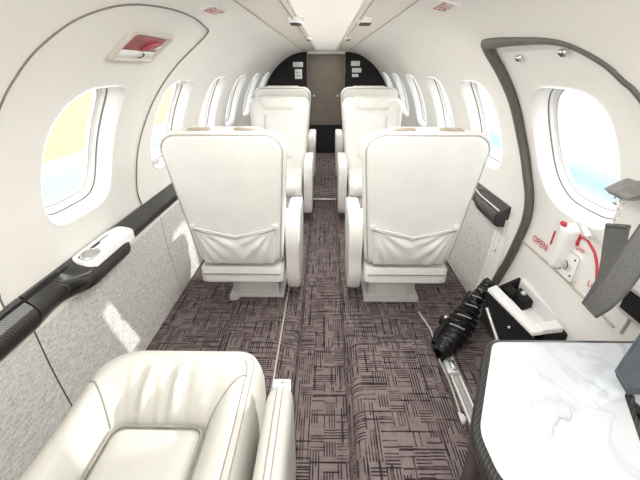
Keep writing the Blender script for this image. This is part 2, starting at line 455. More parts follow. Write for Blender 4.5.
# windows
def make_window(idx, side, yc):
    WIN = WINL if idx == 1 else WINR if idx == 7 else globals()['WIN']
    ph = [2*PI*k/96 for k in range(96)]
    off0 = .006 if idx in (1, 7) else 0
    bm = bmesh.new()
    specs = [(-.0, off0-.004), (-.006, off0+.0), (-.014, off0+.012), (-.02, off0+.03), (-.03, off0+.066)]
    rings = [[W(side, y, s, o) for y, s in outline(yc, *WIN, ph, grow=g+.003)] for g, o in specs]
    loft(bm, rings, False, False)
    w = fin('window_%d' % idx, bm, 'reveal', kind='structure')
    bm = bmesh.new()
    loft(bm, [[W(side, y, s, o) for y, s in outline(yc, *WIN, ph, grow=g)] for g, o in ((-.026, off0+.062), (-.046, off0+.066), (-.047, off0+.078))], False, False)
    fin('inner_frame', bm, 'white', w)
    bm = bmesh.new(); tube(bm, [W(side, y, s, off0+.048) for y, s in outline(yc, *WIN, ph, grow=-.021)], .0035, 6, closed=True)
    fin('shade_track', bm, 'line', w)
    bm = bmesh.new(); tube(bm, [W(side, y, s, off0+.066) for y, s in outline(yc, *WIN, ph, grow=-.044)], .002, 6, closed=True)
    fin('pane_gasket', bm, 'grey', w)
    bm = bmesh.new()
    rings = [[W(side, y, s, off0+.077) for y, s in [(yc+(a-yc)*k, SC+(b-SC)*k) for a, b in outline(yc, *WIN, ph, grow=-.046)]] for k in (1, .75, .5, .25, .01)]
    loft(bm, rings, False, True)
    fin('pane', bm, 'glass', w)
i = 1
for side in (-1, 1):
    for k in range(6):
        make_window(i, side, YC[k]); i += 1

# lower side panels (fabric) -----------------------------------------------------------
def lower(side, ya, yb, name):
    bm = bmesh.new(); plain(bm, side, ya, yb, S_LED-.03, SMAX, 8, 14)
    return fin(name, bm, 'fabric', kind='structure')
wl = lower(-1, .905, YBK, 'wall_left'); wl2 = lower(-1, Y0, .900, 'wall_left')
wr = lower(1, 1.69, YBK, 'wall_right')
bm = bmesh.new()
loft(bm, [[W(-1, .9025+dy, s, -.001) for dy in (-.003, .003)] for s in [S_LED-.02+(SMAX-S_LED+.02)*k/12 for k in range(13)]], False, False, closed=False)
fin('trim_1', bm, 'ink', kind='structure')
for k, yy in enumerate((1.86, 2.62, 3.4)):
    bm = bmesh.new(); tube(bm, [W(-1, yy, s, -.001) for s in [S_LED+(SMAX-S_LED)*q/12 for q in range(13)]], .0016, 6)
    fin('trim_%d' % (2+k), bm, 'softline', kind='structure')
# front edge post of the right lower panel beside the door
bm = bmesh.new()
loft(bm, [[W(1, y, s, o) for (y, o) in ((1.655, .01), (1.655, -.012), (1.70, -.012), (1.70, .01))] for s in [S_LED-.02+(SMAX-S_LED+.02)*q/10 for q in range(11)]])
fin('trim_5', bm, 'liner2', kind='structure')

# ceiling ------------------------------------------------------------------------------
bm = bmesh.new()
cz = 1.40
sec = [(-.272, cz), (-.268, cz-.008), (-.262, cz+.002), (-.15, cz+.012), (-.142, cz+.004), (-.134, cz+.022), (0, cz+.026)]
sec = sec + [(-a, b) for a, b in sec[:-1][::-1]]
loft(bm, [[(a, y, b) for a, b in sec] for y in (Y0, 1, 2, 3, 4, YBK)], False, False, closed=False)
fin('ceiling', bm, 'ceiling', kind='structure')
bm = bmesh.new()
loft(bm, [[(a, y, cz+.0215-.001) for a in (-.125, 0, .125)] for y in (Y0+.1, 2, YBK-.15)], False, False, closed=False)
fin('ceiling', bm, 'lit', kind='structure')
ti = 6
for sx in (-1, 1):
    bm = bmesh.new(); tube(bm, [(sx*.268, y, cz-.004) for y in (Y0, 2, YBK)], .0035, 6); fin('trim_%d' % ti, bm, 'softline', kind='structure'); ti += 1
    bm = bmesh.new(); tube(bm, [(sx*.142, y, cz+.004) for y in (Y0, 2, YBK)], .0028, 6); fin('trim_%d' % ti, bm, 'softline', kind='structure'); ti += 1

# floor -----------------------------------------------------------------------------------
bm = bmesh.new()
fs = [(-.86, 0), (-.512, 0), (-.50, .004), (-.488, .020), (-.47, .024), (-.25, .024), (-.225, .02), (-.20, .006), (-.150, 0), (-.132, -.01), (-.122, -.055), (-.115, -.06),
      (.085, -.06), (.094, -.055), (.104, -.01), (.12, 0), (.2, 0), (.86, 0)]
loft(bm, [[(a, y, b) for a, b in fs] for y in (Y0, 0, 1, 2, 3, 3.5)], False, False, closed=False)
fin('floor', bm, 'carpet', kind='structure', smooth=True)
bm = bmesh.new()
loft(bm, [[(a, y, z) for a in (-.86, -.4, 0, .4, .86)] for y, z in ((3.5, -.06), (3.5, .055), (3.515, .07), (YBK+.1, .07))], False, False, closed=False)
fin('floor', bm, 'carpet', kind='structure')
bm = bmesh.new(); box(bm, -.13, .11, 3.485, 3.505, .025, .04, .003); fin('trim_20', bm, 'alu', kind='structure')
bm = bmesh.new(); tube(bm, [(-.215, y, .016) for y in (Y0, .5, 1.5, 3.49)], .0035, 6); fin('trim_21', bm, 'softseam', kind='structure')
# raised carpeted block on the right
bl = empty('carpeted_floor_box', (.30, .6, 0), 'low carpet-covered floor box with rounded edges right of the aisle', 'floor box')
bm = bmesh.new()
ol = []
for (cx, cy, a0, r) in ((.46, 1.36, 0, .05), (.175, 1.34, PI/2, .06), (.145, -.20, PI, .05), (.46, -.20, 1.5*PI, .05)):
    for k in range(9): ol.append((cx + r*cos(a0+PI/2*k/8), cy + r*sin(a0+PI/2*k/8)))
rings = []
for ins, z in ((0, -.001), (0, .02), (.003, .035), (.012, .050), (.027, .060), (.045, .063), (.12, .064)):
    xs = .31; ys = .6
    rings.append([(xs+(a-xs)*(1-ins/.19), ys+(b-ys)*(1-ins/.8), z) for a, b in ol])
loft(bm, rings)
fin('carpet_cover', sub(bm, (.30, .6, 0)), 'carpet', bl)
# curved pale binding edge to the right of the block
bm = bmesh.new()
pp = [atz(x, y, .006) for x, y in ((419, 312), (431, 330), (436, 348), (440, 362), (448, 378), (456, 400), (462, 420))]
tube(bm, pp, .0045, 6); fin('trim_22', bm, 'softseam', kind='structure')

# bulkhead, front doorway -------------------------------------------------------------
bm = bmesh.new()
def half(sx):
    pts = [(sx*.25, .0)] + [(sx*.25, z) for z in (.4, .8, 1.2, 1.40)] 
    wallp = [(sx*PC[i].x, PC[i].y) for i in range(0, len(PC), 6)] + [(sx*PC[-1].x, 0)]
    return pts + wallp
for sx in (-1, 1):
    vs = [bm.verts.new((a, YBK, b)) for a, b in half(sx)]
    f = bm.faces.new(vs)
r = bmesh.ops.extrude_face_region(bm, geom=list(bm.faces))
bmesh.ops.translate(bm, verts=[v for v in r['geom'] if isinstance(v, bmesh.types.BMVert)], vec=(0, .05, 0))
bmesh.ops.triangulate(bm, faces=bm.faces)
fin('wall_front', bm, 'black', kind='structure', smooth=False)
bm = bmesh.new(); box(bm, -.25, .25, YBK-.02, YBK+.03, 1.375, 1.43, .004); fin('trim_23', bm, 'ceiling', kind='structure')
for k, sx in enumerate((-1, 1)):
    bm = bmesh.new(); box(bm, sx*.25-.008, sx*.25+.008, YBK-.012, YBK+.03, .07, 1.375, .003); fin('trim_%d' % (24+k), bm, 'brown', kind='structure')
bm = bmesh.new(); box(bm, -.30, .30, YBK+.075, YBK+.085, 0, 1.45); fin('trim_26', bm, 'black', kind='structure')  # unseen dark plate added to stop sky light through the door gap
for k, sx in enumerate((-1, 1)):
    x0, x1 = (-.242, -.0004) if sx < 0 else (.0004, .242)
    bm = bmesh.new(); box(bm, x0, x1, YBK+.035, YBK+.06, .47, 1.40)
    dl = fin('door_%d' % (3+k), bm, 'brown', kind='structure')
    bm = bmesh.new(); box(bm, x0, x1, YBK+.034, YBK+.061, .075, .468); fin('lower_panel', bm, 'black', dl)
    bm = bmesh.new(); bmesh.ops.create_uvsphere(bm, u_segments=12, v_segments=8, radius=.016)
    bmesh.ops.translate(bm, verts=bm.verts, vec=(sx*.165, YBK+.022, .86)); fin('door_knob', bm, 'bezel', dl)
    bm = bmesh.new(); box(bm, x0+(.02 if sx < 0 else .001), x1-(.001 if sx < 0 else .02), YBK+.03, YBK+.04, .48, 1.37, 0); fin('door_panel', bm, 'brown', dl)
# back wall behind the camera
bm = bmesh.new()
vs = [bm.verts.new((p.x, Y0, p.y)) for p in PC[::6]] + [bm.verts.new((.85, Y0, -.07)), bm.verts.new((-.85, Y0, -.07))] + [bm.verts.new((-p.x, Y0, p.y)) for p in PC[::6][::-1]]
bm.faces.new(vs); fin('wall_back', bm, 'liner', kind='structure', smooth=False)

# placards on the bulkhead
def placard(x0, y0, x1, y1, label):
    a = aty(x0, y1, YBK); b = aty(x1, y0, YBK)
    bm = bmesh.new(); box(bm, a.x, b.x, YBK-.006, YBK-.0005, a.z, b.z, .002, 1)
    o = fin('placard', bm, 'white', label=label, cat='sign', group='white placards on the black bulkhead')
    c = o.name
    w_, h_ = b.x-a.x, b.z-a.z
    bm = bmesh.new()
    for k in range(2): box(bm, a.x+w_*.15, b.x-w_*(.15+.2*k), YBK-.0075, YBK-.0062, a.z+h_*(.3+.3*k), a.z+h_*(.38+.3*k))
    fin('lettering', bm, 'grey', o)
placard(293, 62, 303, 67, 'wide white placard above a taller one, left of the brown doors')
placard(295, 69, 302, 79, 'tall white placard left of the brown doors')
placard(351, 61, 360, 66, 'topmost white placard right of the brown doors')
placard(352, 68, 361.5, 72.5, 'middle white placard of three right of the brown doors')
placard(352, 74, 358.5, 77, 'small lowest white placard right of the brown doors')

# ------------------------------------------------------------------ seats
def tilt(z): return -.30 - .15*(z-.31)/.69       # rear face y at height z
def make_seat(name, loc, rz, label, group, arm):
    t = empty(name, loc, label, 'seat', group, rz=rz)
    # pedestal
    bm = bmesh.new()
    rings = []
    for z, hx, ya, yb in ((0, .155, -.17, .20), (.03, .155, -.17, .20), (.035, .13, -.155, .18), (.17, .13, -.16, .18), (.20, .15, -.19, .2)):
        o = rrect(hx, hx, ya, yb, .02, 3)
        rings.append([(a, b, z) for a, b in o])
    n = min(len(r) for r in rings); rings = [r for r in rings if len(r) == n] if len({len(r) for r in rings}) == 1 else rings
    if len({len(r) for r in rings}) > 1:
        rings = []
        for z, hx, ya, yb in ((0, .155, -.17, .20), (.03, .155, -.17, .20), (.035, .13, -.155, .18), (.17, .13, -.16, .18), (.20, .15, -.19, .2)):
            rings.append([(sx*hx, y, z) for sx, y in ((-1, ya), (1, ya), (1, yb), (-1, yb))])
    loft(bm, rings)
    bmesh.ops.translate(bm, verts=bm.verts, vec=(arm*.035, 0, 0))
    bs = fin('pedestal', bm, 'vinyl', t)
    bm = bmesh.new(); box(bm, -.09+arm*.035, .09+arm*.035, -.165, -.156, .05, .15, .003); fin('pedestal_panel', bm, 'leather', bs)
    # seat pan / skirt
    bm = bmesh.new()
    pillow(bm, rrect(.212, .212, -.315, .25, .03), [(.012, .205), (0, .215), (0, .285), (.01, .30)], lambda a, b, d: Vector((a, b, d)))
    sk = fin('seat_skirt', bm, 'vinyl', t)
    bm = bmesh.new(); tube(bm, [(x, -.318, .262) for x in (-.2, 0, .2)], .003, 6); fin('skirt_seam', bm, 'seam', sk)
    # cushion
    bm = bmesh.new()
    def cmap(a, b, d):
        k = (a/.215)**2
        return Vector((a, b, d + .012*k*(1 if d > .36 else 0) - .02*max(0, (b-.15)/.15)**2*(1 if d > .36 else 0)))
    pillow(bm, rrect(.213, .213, -.20, .29, .05), [(.02, .30), (0, .32), (0, .385), (.012, .41), (.04, .425), (.09, .425), (.15, .42)], cmap)
    cu = fin('seat_cushion', bm, 'leather', t)
    bm = bmesh.new()
    pillow(bm, rrect(.14, .14, -.16, .25, .04), [(.0, .41), (0, .424), (.012, .434), (.05, .44)], lambda a, b, d: Vector((a, b, d - .02*max(0, (b-.15)/.15)**2)))
    fin('cushion_insert', bm, 'leather', cu)
    # backrest body
    bm = bmesh.new()
    o = rrect(.215, .262, .31, .985, .05, 8, .075)
    def bmap(a, b, d): return Vector((a, tilt(b) + d, b))
    pillow(bm, o, [(.10, .006), (.03, .004), (.01, .008), (0, .022), (0, .085), (.012, .115), (.035, .13), (.07, .132), (.10, .122), (.14, .12)], bmap)
    br = fin('backrest', bm, 'leather', t)
    # rear shell: a slightly raised, smooth rear panel
    bm = bmesh.new()
    o2 = rrect(.200, .246, .325, .970, .045, 8, .07)
    pillow(bm, o2, [(0, .012), (0, -.002), (.004, -.007), (.015, -.010), (.10, -.014), (.15, -.015)], bmap)
    sh = fin('rear_shell', bm, 'leather', br)
    bm = bmesh.new(); tube(bm, [bmap(a, b, .002) for a, b in rrect(.204, .250, .321, .974, .047, 8, .072)], .0028, 6, closed=True)
    fin('shell_piping', bm, 'piping', br)
    # pocket
    bm = bmesh.new()
    nu, nv = 44, 22; gr = []
    rnd = random.Random(3)
    for j in range(nv+1):
        v = j/nv; row = []
        for i in range(nu+1):
            u = -1 + 2*i/nu
            zt = .545 - .050*(1-abs(u))**1.0
            zz = .325 + (zt-.325)*v; x = u*(.176+.018*v)
            edge = (1-abs(u)**6)
            bul = .016*sin(PI*min(1, v*.9+.1))*edge + .010*v*edge
            fold = .0
            for (uu, aa, fr, ph) in ((-1, 1, 15, .2), (1, 1, 15, 1.0)):
                dx = (u-uu)*1.0; dz = (v-1.05)*.8
                ang = math.atan2(dz, dx); rr_ = math.hypot(dx, dz)
                fold += .0065*sin(ang*fr+ph)*math.exp(-((rr_-.55)/.45)**2)
            fold += .004*sin(9*u + 5*v)*sin(PI*v)
            row.append(bmap(x, zz, -.016 - bul - fold*edge*min(1, 3*(1-v)+.2)))
        gr.append(row)
    vs = [[bm.verts.new(p) for p in r] for r in gr]
    for j in range(nv):
        for i in range(nu): bm.faces.new((vs[j][i], vs[j][i+1], vs[j+1][i+1], vs[j+1][i]))
    pk = fin('seat_pocket', bm, 'leather', br, recalc=False)
    md = pk.modifiers.new('thick', 'SOLIDIFY'); md.thickness = .004; md.offset = -1
    bm = bmesh.new(); tube(bm, [Vector(p)+Vector((0, -.001, 0)) for p in gr[-1]], .0048, 6)
    fin('pocket_hem', bm, 'leather', pk)
    bm = bmesh.new(); tube(bm, [Vector(p)+Vector((0, -.002, -.014)) for p in gr[-1]], .0022, 6)
    fin('hem_stitching', bm, 'seam', pk)
    for su in (-1, 1):
        bm = bmesh.new()
        c = bmap(su*.192, .548, -.02); box(bm, c.x-.014, c.x+.014, c.y-.006, c.y+.008, c.z-.014, c.z+.012, .004)
        fin('pocket_tab', bm, 'vinyl', pk)
    # headrest on the front side
    bm = bmesh.new()
    pillow(bm, rrect(.155, .17, .885, .992, .04, 6), [(.02, .06), (0, .07), (0, .118), (.012, .132), (.04, .137)], bmap)
    hd = fin('headrest', bm, 'leather', br)
    for su in (-1, 1):
        bm = bmesh.new()
        tube(bm, [bmap(su*x, z, d) for x, z, d in ((.155, .975, .05), (.13, .990, .045), (.07, .993, .05), (.05, .988, .06))], .0065, 8)
        fin('headrest_strap', bm, 'tan', hd)
    # front insert with seam
    bm = bmesh.new()
    pillow(bm, rrect(.115, .125, .50, .86, .02, 4), [(0, .115), (0, .13), (.006, .137), (.03, .141)], bmap)
    ins = fin('back_insert', bm, 'leather', br)
    bm = bmesh.new(); tube(bm, [bmap(a, b, .133) for a, b in rrect(.118, .128, .497, .863, .02, 4)], .0042, 6, closed=True)
    fin('insert_seam', bm, 'seam', ins)
    # side wings of the backrest
    # armrests
    for su in (arm,):
        bm = bmesh.new()
        oo = [(-.25, .30), (-.275, .40), (-.275, .48), (-.255, .53), (-.21, .548), (-.05, .548), (.06, .545), (.115, .53), (.135, .49), (.13, .38), (.10, .20), (.06, .10), (.0, .075), (-.12, .075), (-.19, .11), (-.23, .19)]
        # smooth closed outline
        n = len(oo); sm = []
        for i in range(n):
            p0, p1, p2, p3 = [Vector(oo[(i+k-1) % n]) for k in range(4)]
            for q in range(4):
                tt = q/4; sm.append(.5*((2*p1)+(p2-p0)*tt+(2*p0-5*p1+4*p2-p3)*tt*tt+(3*p1-p0-3*p2+p3)*tt**3))
        pillow(bm, [(p.x, p.y) for p in sm], [(.02, -.036), (.004, -.034), (0, -.022), (0, .022), (.004, .034), (.02, .038), (.06, .038)],
               lambda a, b, d: Vector((su*(.258 + d*.95 + .02*(b-.35)), a, b)))
        ar = fin('armrest', bm, 'leather', t)
        bm = bmesh.new()
        tube(bm, [(su*(.258-.012+.02*.2), y, z) for y, z in ((-.24, .540), (-.15, .5525), (0, .5515), (.08, .544))], .0018, 6)
        fin('armrest_stitching', bm, 'softseam', ar)
    return t
SG = 'cream leather cabin seats'
s0 = make_seat('cabin_seat', (-.425, 1.95, 0), 0, 'cream leather seat left of aisle seen from behind, beside the left ledge', SG, 1)
s1 = make_seat('cabin_seat', (.415, 1.95, 0), 0, 'cream leather seat right of aisle seen from behind, beside the cabin door', SG, -1)
dup(s1, (-.40, 3.02, 0), PI, 'white leather seat left of aisle facing the camera beyond the nearest seat', SG)
dup(s0, (.40, 3.02, 0), PI, 'white leather seat right of aisle facing the camera beyond the nearest seat', SG)
dup(s0, (-.40, 4.05, .07), 0, 'farthest left seat, only its top showing behind the facing seat by bulkhead', SG)
dup(s1, (.40, 4.05, .07), 0, 'farthest right seat, only its top showing behind the facing seat by bulkhead', SG)

# ------------------------------------------------------------------ foreground seat
FX, FY = -.405, .55
fs_ = empty('cabin_seat', (FX, FY, 0), 'foreground ivory leather seat cushion with thick rolled bolsters at lower left', 'seat', SG)
def rr2(x0, x1, y0, y1, rl, rr_, rb, n=14):
    o = []
    for (cx, cy, a0, r) in ((x1-rr_, y1-rr_, 0, rr_), (x0+rl, y1-rl, PI/2, rl), (x0+rb, y0+rb, PI, rb), (x1-rb, y0+rb, 1.5*PI, rb)):
        for k in range(n+1): o.append(Vector((cx+r*cos(a0+PI/2*k/n), cy+r*sin(a0+PI/2*k/n))))
    # resample uniform by arc, per side consistent count
    res = []
    for i, p in enumerate(o):
        q = o[(i+1) % len(o)]; res.append(p)
        if i % (n+1) == n:
            for j in range(1, 24): res.append(p.lerp(q, j/24))
    return res
OUT = rr2(-.228, .232, -.30, .315, .105, .07, .03); INN = rr2(-.112, .112, -.29, .075, .03, .03, .01)
def fold(x, y):
    m = math.exp(-((y-.125)/.055)**2) * (1 if abs(x) < .095 else max(0, 1-(abs(x)-.095)/.03))
    return m*.012*(sin(x*95 + 1.1*sin(y*30+x*20)) + .6*sin(x*158+2+y*14))
bm = bmesh.new(); rings = []
prof_u = [(0.10, .24), (.03, .28), (.0, .33), (.0, .39), (.03, .425), (.09, .45), (.18, .468), (.30, .478), (.42, .481), (.55, .477), (.68, .465), (.80, .447), (.90, .425), (.97, .400), (1.0, .37)]
for u, z in prof_u:
    r = []
    for a, b in zip(OUT, INN):
        p = a.lerp(b, u); zz = z
        fr = max(0, min(1, (p.y-.02)/.2))
        if u > .1: zz += fold(p.x, p.y)*1.1
        zz += .012*fr*(1 if u > .05 else 0)
        r.append((p.x, p.y, zz))
    rings.append(r)
loft(bm, rings, True, False)
bol = fin('seat_bolster', bm, 'leather2', fs_)
bm = bmesh.new()
pillow(bm, [(p.x, p.y) for p in rr2(-.114, .114, -.285, .078, .03, .03, .01)], [(0, .36), (0, .395), (.006, .412), (.02, .424), (.05, .43), (.1, .432)], lambda a, b, d: Vector((a, b, d)))
fin('seat_cushion', bm, 'leather2', fs_)
# stitching lines on the bolster
def bol_pt(idx, u):
    z = None
    for (u0, z0), (u1, z1) in zip(prof_u[2:-1], prof_u[3:]):
        if u0 <= u <= u1: z = z0+(z1-z0)*(u-u0)/max(1e-6, u1-u0)
    p = OUT[idx].lerp(INN[idx], u); fr = max(0, min(1, (p.y-.02)/.2))
    return Vector((p.x, p.y, z + .012*fr + .0012))
nO = len(OUT)
right_idx = [i for i in range(nO) if OUT[i].x > .16 and OUT[i].y > -.29]
right_idx.sort(key=lambda i: OUT[i].y)
right_idx = [i for i in right_idx if not (OUT[i].y > .29)]
for u in (.16, .27):
    bm = bmesh.new(); tube(bm, [bol_pt(i, u) for i in right_idx], .0016, 6); fin('bolster_stitching', bm, 'seam', bol)
# diagonal seams between front and side bolsters
for su in (-1, 1):
    ci = 3 if su > 0 else 49
    bm = bmesh.new(); pts = []
    for k in range(25):
        t = k/24; u = .93-.70*t; fi = ci - su*(4.0*t**1.3)
        i0 = int(math.floor(fi)); fr_ = fi-i0
        q = bol_pt(i0 % nO, u).lerp(bol_pt((i0+1) % nO, u), fr_); q.z -= .001
        pts.append(q)
    tube(bm, pts, .0024, 6); fin('bolster_seam', bm, 'seam', bol)
bm = bmesh.new(); tube(bm, [Vector((p.x, p.y, .418)) for p in INN], .0035, 6, closed=True); fin('crease_seam', bm, 'seam', bol)
bm = bmesh.new(); pillow(bm, [(p.x, p.y) for p in rr2(-.21, .21, -.28, .27, .03, .03, .03)], [(0, .12), (0, .26)], lambda a, b, d: Vector((a, b, d))); fin('seat_skirt', bm, 'vinyl', fs_)
bm = bmesh.new(); box(bm, -.14, .14, -.2, .2, 0, .14, .01); fin('pedestal', bm, 'vinyl', fs_)
bm = bmesh.new()
pillow(bm, rrect(.21, .22, .36, .80, .05, 6), [(.03, -.07), (0, -.05), (0, .02), (.02, .05), (.06, .06)], lambda a, b, d: Vector((a, -.37+d-.10*(b-.36), b)))
fin('backrest', bm, 'leather2', fs_)
# armrest on the aisle side
bm = bmesh.new()
AX = .297
oo = rrect(.0, .0, 0, 1, .01)  # placeholder not used
sec = [(-.036, .20), (-.036, .44), (-.034, .475), (-.026, .492), (-.012, .50), (.008, .50), (.022, .494), (.03, .478), (.032, .44), (.032, .20)]
rings = []
for y, k, dz in ((-.35, 1, 0), (.05, 1, 0), (.10, 1, 0), (.125, .96, -.006), (.142, .85, -.018), (.152, .62, -.04), (.155, .3, -.07)):
    rings.append([(AX + a*k, y, .2 + (b-.2)*(1) + dz*(b-.2)/.3) for a, b in sec])
loft(bm, rings)
ar = fin('armrest', bm, 'leather2', fs_)
for dx in (-.008, .006):
    bm = bmesh.new(); tube(bm, [(AX+dx, y, .5015+dz) for y, dz in ((-.35, 0), (.05, 0), (.11, -.002), (.135, -.012))], .0014, 6); fin('armrest_stitching', bm, 'seam', ar)
bm = bmesh.new(); box(bm, AX-.022, AX+.022, .140, .165, .455, .489, .004); hinge = fin('armrest_bracket', bm, 'white', ar)
bm = bmesh.new(); bmesh.ops.create_cone(bm, segments=12, radius1=.007, radius2=.006, depth=.006, cap_ends=True)
bmesh.ops.translate(bm, verts=bm.verts, vec=(AX+.004, .153, .491)); fin('bracket_screw', bm, 'grey', hinge)

# ------------------------------------------------------------------ left ledge (carbon rail with cup holder)
led = empty('side_ledge', (-.87, 1.5, .55), 'long black carbon-weave ledge along the left wall under the windows', 'ledge')
def rail(ya, yb, side, bulge, name, parent, base, n=40, tray=None):
    bm = bmesh.new(); rings = []
    for k in range(n+1):
        y = ya+(yb-ya)*k/n; b = bulge(y)
        xw = .905
        sec = [(xw, .605), (xw-.012, .607), (.885-b*.35, .592), (.868-b, .575), (.858-b, .560), (.856-b, .540), (.862-b, .515), (.872-b*.8, .503), (xw, .500)]
        rings.append([(side*a, y, z) for a, z in sec])
    loft(bm, rings)
    return fin(name, sub(bm, base), 'carbon', parent)
def sm(t): t = max(0, min(1, t)); return t*t*(3-2*t)
lb = (-.87, 1.5, .55)
def bul(y): return .058*sm((y-1.03)/.09)*(1-sm((y-1.375)/.035)) + .012*(1-sm((y-.9)/.1)) - .012
rail(.905, 3.9, -1, bul, 'ledge_rail', led, lb, 120)
rail(Y0+.05, .897, -1, lambda y: .004, 'ledge_rail', led, lb, 12)
bm = bmesh.new(); tube(bm, [(-.884+.018*0, y, .598) for y in (Y0+.05, .5, .9, 1.1)], .005, 6); fin('ledge_groove', sub(bm, lb), 'black', led)
# silver white tray with cup well
bm = bmesh.new()
tr = rrect(.040, .040, 1.13, 1.44, .03, 6)
def tmap(a, b, d):
    x = -(.858 + a - .010*sm((b-1.36)/.05)); z = .5935 + d + (a)*.20
    return Vector((x, b, z))
pillow(bm, tr, [(0, -.03), (0, .006), (.004, .010), (.009, .010), (.013, .002), (.02, .0)], tmap)
tray = fin('cup_holder_tray', sub(bm, lb), 'white', led, label='silver white tray set in the ledge')
bm = bmesh.new(); cpts = [tmap(.026*cos(2*PI*k/28), 1.195+.04*sin(2*PI*k/28), .006) for k in range(28)]
tube(bm, cpts, .004, 6, closed=True); fin('cup_ring', sub(bm, lb), 'chrome', tray)
bm = bmesh.new(); bm.faces.new([bm.verts.new(tmap(.024*cos(2*PI*k/28), 1.195+.038*sin(2*PI*k/28), .0035)) for k in range(28)]); fin('cup_well', sub(bm, lb), 'grey', tray)
bm = bmesh.new(); pillow(bm, rrect(.018, .018, 1.28, 1.36, .012, 4), [(0, 0), (0, .008), (.004, .012)], tmap); fin('tray_latch', sub(bm, lb), 'white', tray)
# right ledge
rled = empty('side_ledge', (.87, 2.6, .55), 'short black glossy ledge end on the right wall beside the door seal', 'ledge')
rail(1.70, 3.9, 1, lambda y: .030*(1-sm((y-1.9)/.2)), 'ledge_rail', rled, (.87, 2.6, .55), 50)
bm = bmesh.new(); tube(bm, [(.868-.02, 1.705, .585), (.868-.02, 1.95, .586), (.885, 2.3, .597)], .004, 6); fin('ledge_trim', sub(bm, (.87, 2.6, .55)), 'alu', rled)
# small screw on right panel
bm = bmesh.new(); bmesh.ops.create_uvsphere(bm, u_segments=10, v_segments=6, radius=.007)
sd, yy, ss = 1, 1.74, s_at_z(.36); bmesh.ops.translate(bm, verts=bm.verts, vec=W(1, yy, ss, -.001)); fin('panel_stud', bm, 'grey', wr)

# ------------------------------------------------------------------ marks & text
def text_bm(body, size):
    cu = bpy.data.curves.new('t', 'FONT'); cu.body = body; cu.size = size; cu.align_x = 'CENTER'; cu.align_y = 'CENTER'; cu.resolution_u = 3; cu.offset = size*.012; cu.space_character = 1.12
    o = bpy.data.objects.new('t', cu); C.objects.link(o)
    dg = bpy.context.evaluated_depsgraph_get(); me = bpy.data.meshes.new_from_object(o.evaluated_get(dg))
    bm = bmesh.new(); bm.from_mesh(me); bpy.data.objects.remove(o); bpy.data.curves.remove(cu); bpy.data.meshes.remove(me)
    return bm
def wall_text(name, body, size, px, py, parent, off, mat='red', rot=0, base=(0, 0, 0), fat=.0, pt=None, **k):
    side, y, s = pt if pt else hit(px, py)
    bm = text_bm(body, size)
    for v in bm.verts:
        a, b = v.co.x, v.co.y
        a, b = a*cos(rot)-b*sin(rot), a*sin(rot)+b*cos(rot)
        v.co = W(side, y - side*a, s - b, off)
    if fat:
        pass
    bmesh.ops.translate(bm, verts=bm.verts, vec=-Vector(base))
    return fin(name, bm, mat, parent, smooth=False, **k)
def wall_slab(pts, off0, off1, side, bev=0):
    """pts list of (Y,s); prism conforming to the wall"""
    bm = bmesh.new(); loft(bm, [[W(side, y, s, off0) for y, s in pts], [W(side, y, s, off1) for y, s in pts]])
    return bm
def rect_pts(y, s, hy, hs, r=.008, n=4):
    return [(y+a, s+b) for a, b in rrect(hy, hy, -hs, hs, r, n)]
DO = .010      # door surface lies about .01 outside the profile
# EXIT signs on headliner
for px, py, lab in ((213, 10, 'white EXIT placard with red letters on left of the headliner'), (445, 5, 'white EXIT placard with red letters on right of the headliner')):
    side, y, s = hit(px, py)
    e = empty('exit_sign', W(side, y, s), lab, 'sign', 'exit placards on the headliner')
    b0 = W(side, y, s)
    bm = wall_slab(rect_pts(y, s, .066, .028, .004, 2), -.0005, -.003, side); fin('sign_plate', sub(bm, b0), 'white', e, smooth=False)
    wall_text('lettering', 'EXIT', .054, 0, 0, e, -.0062, 'red', base=b0, pt=(side, y, s))
# door markings
wall_text('open_lettering', 'OPEN', .040, 539.5, 243.5, door, .0, 'red', label='red OPEN lettering')
def wall_line(pix, r, name, mat, parent, off=.004, pts=None, flat=True):
    P = []
    for px, py in pix:
        sd, y, s = hit(px, py); P.append(W(sd, y, s, off))
    bm = bmesh.new(); tube(bm, P, r, 6); return fin(name, bm, mat, parent)
wall_line([(554, 231), (549.5, 244)], .0035, 'red_stroke', 'red', door)
arc = []
for k in range(13):
    t = k/12
    # quadratic-like bezier through the photo's arc
    p0, p1, p2, p3 = Vector((582, 237)), Vector((592, 243)), Vector((598, 258)), Vector((595.5, 280))
    q = p0*(1-t)**3 + p1*3*t*(1-t)**2 + p2*3*t*t*(1-t) + p3*t**3
    arc.append((q.x, q.y))
wall_line(arc, .0048, 'red_arc', 'red', door)
wall_text('lock_lettering', 'LOCK', .030, 596, 289, door, .0, 'red')
wall_text('stow_lettering', 'STOW', .024, 577, 248, door, .0, 'red')
# red arrow
sd, y, s = hit(577.5, 239)
def arrow(y, s, k):
    return [(y+a*k, s+b*k) for a, b in ((.0, -.03), (.016, -.006), (.006, -.006), (.006, .022), (-.006, .022), (-.006, -.006), (-.016, -.006))]
bm = wall_slab(arrow(y, s, 1.0), .009, .0, 1); fin('red_arrow', bm, 'red', door, smooth=False)
